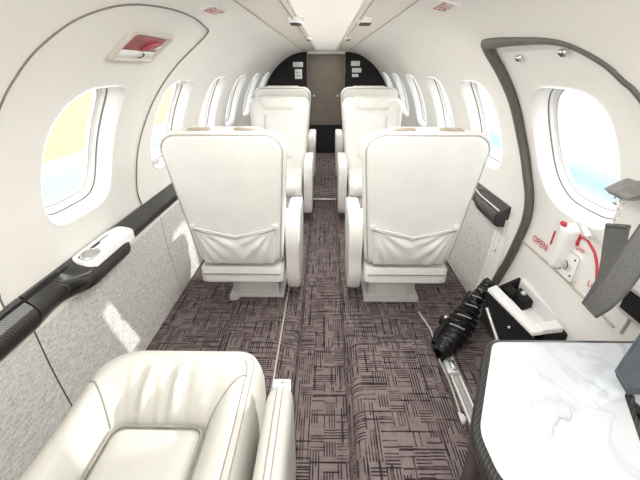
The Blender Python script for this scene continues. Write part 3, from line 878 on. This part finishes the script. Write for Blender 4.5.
# lever handle: white housing with a red button and a clear lever
hb = hit(569, 243)
b0 = W(*hb)
bm = bmesh.new()
def hmap(a, b, d): return W(1, hb[1] + a + .16*b, hb[2] + b, DO - d)
pillow(bm, rrect(.034, .024, -.080, .110, .022, 6), [(0, -.004), (0, .03), (.004, .042), (.012, .048), (.025, .05)], hmap)
hnd = fin('handle_housing', bm, 'white', door)
bm = bmesh.new()
c = hmap(.010, -.085, .046); bmesh.ops.create_uvsphere(bm, u_segments=16, v_segments=10, radius=.013)
bmesh.ops.scale(bm, vec=(.8, 1.15, .7), verts=bm.verts); bmesh.ops.translate(bm, verts=bm.verts, vec=c); fin('red_button', bm, 'red', hnd)
bm = bmesh.new(); l1 = hit(586, 223); l2 = hit(600, 237); pA = W(1, l1[1], l1[2], -.02); pB = W(1, l2[1], l2[2], -.035)
tube(bm, [pA, pA.lerp(pB, .5), pA.lerp(pB, .9), pB], [.008, .010, .012, .008], 10); fin('door_lever', bm, 'alu', hnd, label='clear grey lever')
# square dial plate
pl = hit(569, 264); 
bm = wall_slab(rect_pts(pl[1], pl[2], .050, .052, .01), DO, -.004, 1); pla = fin('dial_plate', bm, 'white', door)
def pmap(a, b, d): return W(1, pl[1]+a, pl[2]+b, -d)
bm = bmesh.new(); tube(bm, [pmap(a, b, .0045) for a, b in rrect(.050, .050, -.052, .052, .01, 4)], .0016, 6, closed=True); fin('plate_edge', bm, 'softline', pla)
bm = bmesh.new()
for ins, d in ((0, .004), (0, .012), (.006, .016)): pass
pillow(bm, [(.02*cos(2*PI*k/24), .02*sin(2*PI*k/24)) for k in range(24)], [(0, .004), (0, .011), (.004, .014), (.01, .0145)], pmap); dk = fin('dial_knob', bm, 'alu', pla)
bm = bmesh.new(); tube(bm, [pmap(-.016*cos(a), .016*sin(a), .015) for a in [k*PI/8-PI/2 for k in range(9)]], .0016, 6); fin('knob_mark', bm, 'ink', dk)
for a, b in ((.03, -.032), (-.03, -.032), (.03, .032), (-.03, .032)):
    bm = bmesh.new(); bmesh.ops.create_uvsphere(bm, u_segments=8, v_segments=6, radius=.0045); bmesh.ops.translate(bm, verts=bm.verts, vec=pmap(a, b, .004)); fin('plate_screw', bm, 'ink', pla)
# ledge line across the door under the handle
wall_line([(521, 241), (534, 252), (548, 264), (562, 278), (576, 291), (590, 304), (602, 316), (612, 326)], .0045, 'door_moulding', 'softline', door, off=.006)
wall_line([(640, 308), (628, 318), (618, 334)], .004, 'door_moulding', 'softline', door, off=.006)
# two small fittings at the door head
for px, py in ((518, 59), (562, 54)):
    h_ = hit(px, py); bm = bmesh.new()
    pillow(bm, rrect(.014, .014, -.011, .011, .006, 4), [(0, .002), (0, .010), (.003, .013)], lambda a, b, d: W(1, h_[1]+a, h_[2]+b, DO-d)); f_ = fin('door_latch', bm, 'chrome', door)
    bm = bmesh.new(); pillow(bm, rrect(.007, .007, -.006, .006, .003, 4), [(0, .010), (0, .0145)], lambda a, b, d: W(1, h_[1]+a, h_[2]+b, DO-d)); fin('latch_slot', bm, 'ink', f_)
# recessed silver and black fitting at far right of the door
h_ = hit(640, 306)
bm = wall_slab(rect_pts(h_[1], h_[2], .055, .045, .006), DO, -.012, 1); vt = fin('door_vent', bm, 'alu', door)
bm = wall_slab(rect_pts(h_[1]+.0, h_[2], .045, .034, .004), -.011, -.014, 1); fin('vent_opening', bm, 'black', vt)

# emergency handle on the left hatch
eh = hit(143, 48)
def emap(a, b, d): return W(-1, eh[1] + a + b*.0, eh[2] + b, .006 - d)
ol_o = rrect(.150, .150, -.068, .060, .02, 5); ol_i = rrect(.130, .130, -.050, .045, .012, 5)
bm = bmesh.new()
pillow(bm, rrect(.148, .148, -.070, .066, .02, 5), [(0, -.002), (0, .008), (.005, .013), (.012, .013), (.018, .004), (.022, .002)], emap)
ehb = fin('emergency_handle_bezel', bm, 'bezel', hatch)
bm = bmesh.new()
pillow(bm, rrect(.122, .122, -.046, .020, .008, 4), [(0, 0), (0, .0042), (.003, .005)], emap); rw = fin('red_window', bm, 'darkred', ehb)
bm = bmesh.new(); pillow(bm, rrect(.122, .122, .018, .048, .008, 4), [(0, 0), (0, .006), (.003, .008)], emap); fin('handle_plate', bm, 'white', ehb)
bm = bmesh.new()
tube(bm, [emap(a, b, .009) for a, b in ((.0, .012), (.02, -.008), (.05, -.020), (.09, -.026))], [.004, .010, .012, .006], 8); fin('handle_lever', bm, 'darkred', ehb)
bm = bmesh.new()
tube(bm, [emap(a, b, .010) for a, b in ((.02, -.0), (.06, -.012), (.105, -.016))], [.004, .009, .005], 8); fin('white_tab', bm, 'white', ehb)
bm = bmesh.new(); tube(bm, [emap(.03+.018*cos(a), .034+.010*sin(a), .009) for a in [k*PI/6-PI/2 for k in range(8)]], .002, 6); fin('handle_mark', bm, 'ink', ehb)
# small placards on the left window posts
for px, py, lab in ((155, 162, 'tiny white placard low on the left wall between first and second windows'), (183, 81.5, 'tiny white placard at the top of the second left window')):
    h_ = hit(px, py); bm = wall_slab(rect_pts(h_[1], h_[2], .05, .013, .003, 2), .0, -.002, -1)
    o = fin('placard', bm, 'white', label=lab, cat='sign')
    bm = bmesh.new()
    for q in (-.005, .004): tube(bm, [W(-1, h_[1]+a, h_[2]+q, -.0025) for a in (-.04, .04)], .0015, 5)
    fin('lettering', bm, 'grey', o)

# ceiling reading lamps
def lamp(px, py, label, big=1):
    p = atz(px, py, cz+.0)
    e = empty('ceiling_vent', (p.x, p.y, cz), label, 'ceiling vent', 'fittings on the ceiling strip')
    bm = bmesh.new(); pillow(bm, [(.034*big*cos(2*PI*k/24), .05*big*sin(2*PI*k/24)) for k in range(24)], [(0, .012), (0, -.004), (.006, -.010), (.02, -.008)], lambda a, b, d: Vector((a, b, d))); fin('vent_ring', bm, 'white', e)
    for k in range(3):
        bm = bmesh.new(); box(bm, -.024*big, .024*big, -.034*big+k*.026*big, -.018*big+k*.026*big, -.016, -.008, .003)
        fin('nozzle', bm, 'ink', e)
lamp(296, 21, 'small slotted air vent on the left ceiling strip')
lamp(365, 21, 'small dark air vent on the right ceiling strip')
lamp(309, 38, 'tiny air vent farther along the left ceiling strip', .6)
lamp(348, 38, 'tiny air vent farther along the right ceiling strip', .6)

# ------------------------------------------------------------------ marble topped cabinet
TZ = .60
cb = empty('marble_cabinet', (.55, .45, 0), 'black cabinet with white marble top and carbon-weave edge at lower right', 'cabinet')
cbo = Vector((.55, .45, 0))
def rounded_poly(pts, rads, n=6):
    out = []
    m = len(pts)
    for i in range(m):
        p0, p1, p2 = Vector(pts[i-1]), Vector(pts[i]), Vector(pts[(i+1) % m]); r = rads[i]
        a = (p0-p1).normalized(); b = (p2-p1).normalized()
        A = p1+a*r; B = p1+b*r
        for k in range(n+1):
            t = k/n; out.append(A*(1-t)**2 + p1*2*t*(1-t) + B*t*t)
    return out
q1 = atz(486, 338, TZ); q2 = atz(470, 430, TZ); q3 = atz(492, 482, TZ)
top = [(q1.x, q1.y), (.855, q1.y+.0), (.855, .56), (.64, .565), (.565, .40), (.50, .28), (.36, .28), (q3.x, q3.y), (q2.x, q2.y)]
rad_ = [.035, .01, .01, .01, .03, .02, .02, .03, .03]
tp = rounded_poly(top, rad_)
cx, cy = .52, .55
def shrink(pts, d):
    # inward offset using averaged normals
    n = len(pts); o = []
    for i in range(n):
        a, b = pts[i-1], pts[(i+1) % n]; t = (b-a).normalized(); nn = Vector((-t.y, t.x))
        c = Vector((cx, cy)) - pts[i]
        if nn.dot(c) < 0: nn = -nn
        o.append(pts[i] + nn*d)
    return o
bm = bmesh.new()
loft(bm, [[(p.x, p.y, z) for p in shrink(tp, d)] for d, z in ((.008, TZ-.045), (0, TZ-.035), (0, TZ-.010), (.004, TZ-.002), (.012, TZ))])
fin('top_edge', sub(bm, cbo), 'carbon', cb)
bm = bmesh.new()
loft(bm, [[(p.x, p.y, z) for p in shrink(tp, d)] for d, z in ((.016, TZ-.01), (.016, TZ+.0015), (.018, TZ+.003))])
fin('marble_top', sub(bm, cbo), 'marble', cb, label='white marble slab with faint grey veins')
bm = bmesh.new()
loft(bm, [[(p.x, p.y, z) for p in shrink(tp, .02)] for z in (0.0, TZ-.04)])
fin('cabinet_body', sub(bm, cbo), 'blackl', cb)
for k in range(2):
    pass
# slate padded belt lying over the cabinet corner
bt = empty('padded_belt', (.72, .6, TZ), 'dark slate padded belt end lying over the marble corner at right edge', 'belt')
bm = bmesh.new()
P = [atz(617, 372, TZ+.012), atz(626, 358, TZ+.03), atz(640, 338, TZ+.06), atz(660, 312, TZ+.10)]
P2 = [atz(629, 392, TZ+.012), atz(648, 392, TZ+.025), atz(668, 385, TZ+.04), atz(690, 372, TZ+.07)]
cl = [(a+b)/2 for a, b in zip(P, P2)]; wd = [(b-a)/2 for a, b in zip(P, P2)]
ribbon(bm, cl, wd, [(0, 0, 1)]*4, .018)
sb = fin('belt_pad', sub(bm, (.72, .6, TZ)), 'slate', bt)
bm = bmesh.new(); tube(bm, [p+Vector((0, 0, .006)) for p in P], .0045, 6); fin('belt_binding', sub(bm, (.72, .6, TZ)), 'slate', sb)
bm = bmesh.new(); tube(bm, [P[0]+Vector((0, 0, .004)), P2[0]+Vector((0, 0, .004))], .006, 6); fin('belt_end', sub(bm, (.72, .6, TZ)), 'slate', sb)

# ------------------------------------------------------------------ open stowage tray beside the door
bx0 = empty('stowage_box', (.80, 1.28, .12), 'open white and black stowage box against the door behind the marble cabinet', 'box')
bo = Vector((.80, 1.28, .12))
# tilted local frame from photo corners at their heights
A = atz(486, 291, .345); B = atz(531, 336, .33); Cc = atz(574, 331, .33); D = atz(521, 276, .345)
def quad(a, b, c, d, u, v): return (a*(1-u)*(1-v) + b*u*(1-v) + c*u*v + d*(1-u)*v)
def bpt(u, v, w):      # u along aisle to camera, v towards door, w down
    p = quad(A, B, Cc, D, u, v); return p + Vector((-.0*w, 0, -w))
dep = .15
def slab(u0, u1, v0, v1, w0, w1, mat, name, parent, bev=.003):
    bm = bmesh.new()
    loft(bm, [[bpt(u, v, w) for u, v in ((u0, v0), (u1, v0), (u1, v1), (u0, v1))] for w in (w0, w1)])
    bmesh.ops.bevel(bm, geom=list(bm.edges), offset=bev, segments=2, affect='EDGES')
    return fin(name, sub(bm, bo), mat, parent)
slab(0, 1, 0, .05, .002, dep, 'black', 'side_panel', bx0)
slab(.08, 1, .86, 1, -.012, dep, 'white', 'side_panel', bx0)
slab(0, .05, .05, .95, .0, dep, 'black', 'end_panel', bx0)
slab(.93, 1, .05, .95, .03, dep, 'black', 'end_panel', bx0)
slab(.05, .93, .05, .95, .055, .065, 'white', 'bottom_panel', bx0)
slab(0, 1.0, .03, .27, -.012, .004, 'white', 'lid_flap', bx0)
slab(.86, 1.0, .25, .74, -.020, .002, 'white', 'lid_flap', bx0)
slab(.82, 1.03, .30, 1.02, .004, .05, 'black', 'edge_bar', bx0)
slab(.04, .22, .42, .66, .004, .03, 'black', 'latch_block', bx0)
slab(.12, .40, .60, .9, .02, .06, 'black', 'latch_block', bx0)
bm = bmesh.new(); bmesh.ops.create_uvsphere(bm, u_segments=10, v_segments=8, radius=.012); bmesh.ops.translate(bm, verts=bm.verts, vec=bpt(.26, .75, .012)); fin('latch_knob', sub(bm, bo), 'alu', bx0)
bm = bmesh.new(); bmesh.ops.create_uvsphere(bm, u_segments=10, v_segments=8, radius=.007); bmesh.ops.translate(bm, verts=bm.verts, vec=bpt(.62, -.0, .05)); fin('side_screw', sub(bm, bo), 'alu', bx0)
for u in (.15, .8):
    p = bpt(u, .5, dep-.01); bm = bmesh.new(); tube(bm, [p, Vector((p.x, p.y, 0))], .014, 8); fin('support_leg', sub(bm, bo), 'alu', bx0)
p = bpt(.55, -.03, dep*.75); bm = bmesh.new(); tube(bm, [bpt(.12, -.03, .06), bpt(.62, -.04, .17)], .007, 8); fin('side_strut', sub(bm, bo), 'alu', bx0)

# black pleated cable boot
bo2 = Vector((.6, 1.36, 0))
bt2 = empty('pleated_boot', bo2, 'black pleated leather boot leaning from the stowage box to the floor rail', 'cable boot')
bm = bmesh.new()
ctr = [atz(438, 355, .03), atz(449, 341, .05), atz(460, 326, .09), atz(469, 312, .14), atz(477, 299, .20), atz(485, 288, .27), atz(490, 281, .31)]
def cr(pts, n):
    out = []
    Pp = [pts[0]*2-pts[1]] + pts + [pts[-1]*2-pts[-2]]
    for i in range(1, len(Pp)-2):
        for k in range(n):
            t = k/n; a, b, c, d = Pp[i-1], Pp[i], Pp[i+1], Pp[i+2]
            out.append(.5*((2*b)+(c-a)*t+(2*a-5*b+4*c-d)*t*t+(3*b-a-3*c+d)*t**3))
    out.append(pts[-1]); return out
cc = cr(ctr, 14); rads = []
for i, p in enumerate(cc):
    t = i/(len(cc)-1)
    base = .028 + .034*sin(PI*min(1, t*1.25))**.8*(1-.45*t) if t < .8 else .028+.012
    base = .026 + .036*math.exp(-((t-.33)/.27)**2)
    rads.append(base*(1 + .11*sin(t*105)*(1 if t > .12 else .2)))
tube(bm, cc, rads, 18)
for v in bm.verts: v.co.z = max(.004, v.co.z + .004*sin(v.co.x*190+v.co.y*90))
fin('boot_sleeve', sub(bm, bo2), 'blackl', bt2)
for k, t in enumerate((.3, .42, .55, .67, .78)):
    i = int(t*(len(cc)-1)); p = cc[i]; r = rads[i]
    bm = bmesh.new(); n_ = Vector((-.35, -.6, .72)).normalized(); tdir = (cc[i+1]-cc[i-1]).normalized(); s_ = tdir.cross(n_).normalized()
    tube(bm, [p + (n_*cos(a) + s_*sin(a))*(r*1.12+.002) + tdir*.012*a for a in (-.5, -.25, 0, .25, .5)], .0032, 6); fin('pleat_highlight', sub(bm, bo2), 'grey', bt2)  # highlights on the pleats, drawn in as short grey bars
pA = atz(432, 340, .03); bm = bmesh.new()
tube(bm, cr([atz(434, 343, .02), atz(440, 330, .05), atz(449, 322, .08), atz(462, 308, .13), atz(472, 292, .2)], 6), .016, 8); fin('side_tube', sub(bm, bo2), 'blackl', bt2)
# a small dark eyelet plate by the seat panel
ey = atz(446, 318, .03)
e = empty('floor_fitting', (ey.x, ey.y, 0), 'small round steel floor fitting left of the black pleated boot', 'fitting')
bm = bmesh.new(); bmesh.ops.create_cone(bm, segments=20, radius1=.034, radius2=.028, depth=.03, cap_ends=True); bmesh.ops.translate(bm, verts=bm.verts, vec=(0, 0, .015)); fb = fin('fitting_base', bm, 'blackl', e)
bm = bmesh.new(); bmesh.ops.create_uvsphere(bm, u_segments=14, v_segments=8, radius=.015); bmesh.ops.translate(bm, verts=bm.verts, vec=(0, 0, .032)); fin('fitting_stud', bm, 'chrome', e)

# floor rail with bracket
r0 = atz(449, 360, .01); r1 = atz(476, 440, .01)
rl = empty('floor_rail', (r0.x, r1.y, 0), 'silver seat rail on the carpet between floor box and marble cabinet', 'rail')
ro = Vector((r0.x, r1.y, 0))
for dx, m_, w_, z_ in ((0, 'grey', .011, .010), (-.018, 'white', .004, .014), (.018, 'white', .004, .014)):
    bm = bmesh.new(); box(bm, r0.x+dx-w_, r0.x+dx+w_, r1.y-.2, r0.y+.02, 0, z_, .002); fin('rail_strip', sub(bm, ro), m_, rl)
bk = atz(451, 364, .03)
bm = bmesh.new(); box(bm, bk.x-.028, bk.x+.028, bk.y-.05, bk.y+.03, 0.0, .028, .008); fk = fin('rail_bracket', sub(bm, ro), 'alu', rl)
bm = bmesh.new(); box(bm, bk.x-.008, bk.x+.018, bk.y-.035, bk.y+.02, .02, .036, .004); fin('bracket_slot', sub(bm, ro), 'chrome', fk)
bk2 = atz(454, 416, .02)
bm = bmesh.new(); pillow(bm, [(.026*cos(2*PI*k/20), .026*sin(2*PI*k/20)) for k in range(20)], [(0, 0), (0, .012), (.006, .018)], lambda a, b, d: Vector((bk2.x+.02+a, bk2.y+b, d))); fin('rail_cap', sub(bm, ro), 'white', rl)

# ------------------------------------------------------------------ hanging strap with chain
stp = empty('door_strap', (.76, 1.0, .5), 'grey webbing strap folded in a loop hanging by a chain from the door', 'strap')
so = Vector((.76, 1.0, .5))
XS = .77
def sp(px, py, x): return atx(px, py, x)
# first leg, fold, second leg (left and right borders read from the photo)
L = [(607, 224), (604, 244), (601.5, 263), (597, 280), (583, 303)]
Rr = [(629, 226), (624, 250), (617, 272), (608, 290), (598, 304)]
def strap(Ls, Rs, xs, name, parent, mt='strap'):
    A_ = cr([sp(*p, x) for p, x in zip(Ls, xs)], 5); B_ = cr([sp(*p, x) for p, x in zip(Rs, xs)], 5)
    bm = bmesh.new()
    ribbon(bm, [(a+b)/2 for a, b in zip(A_, B_)], [(b-a)/2 for a, b in zip(A_, B_)], [(1, 0, .1)]*len(A_), .008)
    return fin(name, sub(bm, so), mt, parent)
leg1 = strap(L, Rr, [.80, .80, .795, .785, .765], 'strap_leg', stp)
L2 = [(583, 303), (597, 288), (612, 268), (625, 248), (640, 226), (664, 190)]
R2 = [(596, 317), (613, 306), (630, 288), (643, 270), (657, 250), (682, 212)]
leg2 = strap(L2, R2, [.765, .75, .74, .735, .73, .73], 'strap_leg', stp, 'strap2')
# edge binding
for pts, xs, par in ((L2, [.765, .75, .74, .735, .73, .73], leg2), (R2, [.765, .75, .74, .735, .73, .73], leg2), (L, [.80, .80, .795, .785, .765], leg1), (Rr, [.80, .80, .795, .785, .765], leg1)):
    bm = bmesh.new(); tube(bm, cr([sp(*p, x-.002) for p, x in zip(pts, xs)], 4), .0038, 6); fin('strap_binding', sub(bm, so), 'strap', par)
bm = bmesh.new(); tube(bm, [sp(607, 225, .797), sp(629, 227, .797)], .006, 8); fin('strap_end', sub(bm, so), 'strap', leg1)
# chain links
p0, p1 = sp(614, 224, .80), sp(624, 194, .83)
nl = 6
for k in range(nl):
    c = p0.lerp(p1, (k+.4)/nl); d = (p1-p0).normalized(); sidev = (Vector((0, 1, 0)) if k % 2 else Vector((1, 0, 0))); sidev = (sidev - d*sidev.dot(d)).normalized()
    Lh = (p1-p0).length/nl*.72
    bm = bmesh.new(); tube(bm, [c + d*Lh*cos(a) + sidev*.007*sin(a) for a in [2*PI*q/14 for q in range(14)]], .0022, 6, closed=True); fin('chain_link', sub(bm, so), 'alu', stp)
# padded grey grip on the wall where the chain hooks
gh = hit(633, 188)
gpos = W(1, gh[1], gh[2])
gp = empty('wall_grip', gpos, 'grey scalloped grip on the door at right edge holding the chain', 'grip')
bm = bmesh.new()
def gmap(a, b, d): return W(1, gh[1]+a, gh[2]+b, DO-d)
n_ = 40
ol = []
for k in range(n_):
    a = 2*PI*k/n_; r = 1 + .10*cos(7*a)
    ol.append((.055*cos(a)*r - .008, .020*sin(a)*r))
pillow(bm, ol, [(0, 0), (0, .025), (.004, .045), (.010, .058), (.018, .062)], gmap)
fin('grip_pad', sub(bm, gpos), 'gripgrey', gp)
bm = bmesh.new(); c0 = gmap(.02, .03, .035); tube(bm, [c0 + Vector((0, .012*cos(a), .014*sin(a)-.006)) for a in [2*PI*q/16 for q in range(16)]], .003, 6, closed=True); fin('grip_ring', sub(bm, gpos), 'chrome', gp)

# ------------------------------------------------------------------ outside
bm = bmesh.new(); bmesh.ops.create_grid(bm, x_segments=2, y_segments=2, size=60); bmesh.ops.translate(bm, verts=bm.verts, vec=(0, 0, -1.55))
fin('ground', bm, 'ground', kind='structure', smooth=False)

# ------------------------------------------------------------------ light
w = bpy.data.worlds.new('sky'); scene.world = w; w.use_nodes = True
nt = w.node_tree; bg = nt.nodes['Background']
tc = nt.nodes.new('ShaderNodeTexCoord'); sx = nt.nodes.new('ShaderNodeSeparateXYZ'); nt.links.new(tc.outputs['Generated'], sx.inputs[0])
col = rampn(nt, sx.outputs[2], [(0, (1, .99, .97)), (.2, (.95, .97, 1.0)), (.8, (.80, .89, 1.0))])
nt.links.new(col, bg.inputs[0]); bg.inputs[1].default_value = 2.0
def area(name, loc, rot, sx, sy, power, col=(1, 1, 1)):
    l = bpy.data.lights.new(name, 'AREA'); l.shape = 'RECTANGLE'; l.size = sx; l.size_y = sy; l.energy = power; l.color = col
    o = bpy.data.objects.new(name, l); C.objects.link(o); o.location = loc; o.rotation_euler = rot; return o
area('ceiling_wash_lamp', (0, 1.5, 1.395), (0, 0, 0), .22, 3.2, 14, (1, .985, .955))
area('front_overhead_fill', (0, 4.4, 1.395), (0, 0, 0), .22, 1.8, 4, (1, .985, .955))  # fill light added to brighten the dull front arch
area('rear_cabin_fill', (0, -1.2, 1.0), (math.radians(80), 0, 0), 1.3, .7, 12.5, (1, .985, .96))  # unseen fill light added behind the camera, aimed forward
area('rear_overhead_fill', (0, -.2, 1.38), (0, 0, 0), .5, 1.4, 1.0, (1, .985, .96))  # unseen overhead fill added to lift the near walls
sl = bpy.data.lights.new('sun', 'SUN'); sl.energy = 2.0; sl.angle = math.radians(1.2); sl.color = (1, .96, .88)
so_ = bpy.data.objects.new('sun', sl); C.objects.link(so_)
so_.rotation_euler = Vector((-1.73, -.74, -.84)).to_track_quat('-Z', 'Y').to_euler()

scene.view_settings.view_transform = 'Standard'
scene.view_settings.look = 'None'
scene.view_settings.exposure = 0.65
scene.cycles.max_bounces = 10; scene.cycles.diffuse_bounces = 6; scene.cycles.sample_clamp_indirect = 6
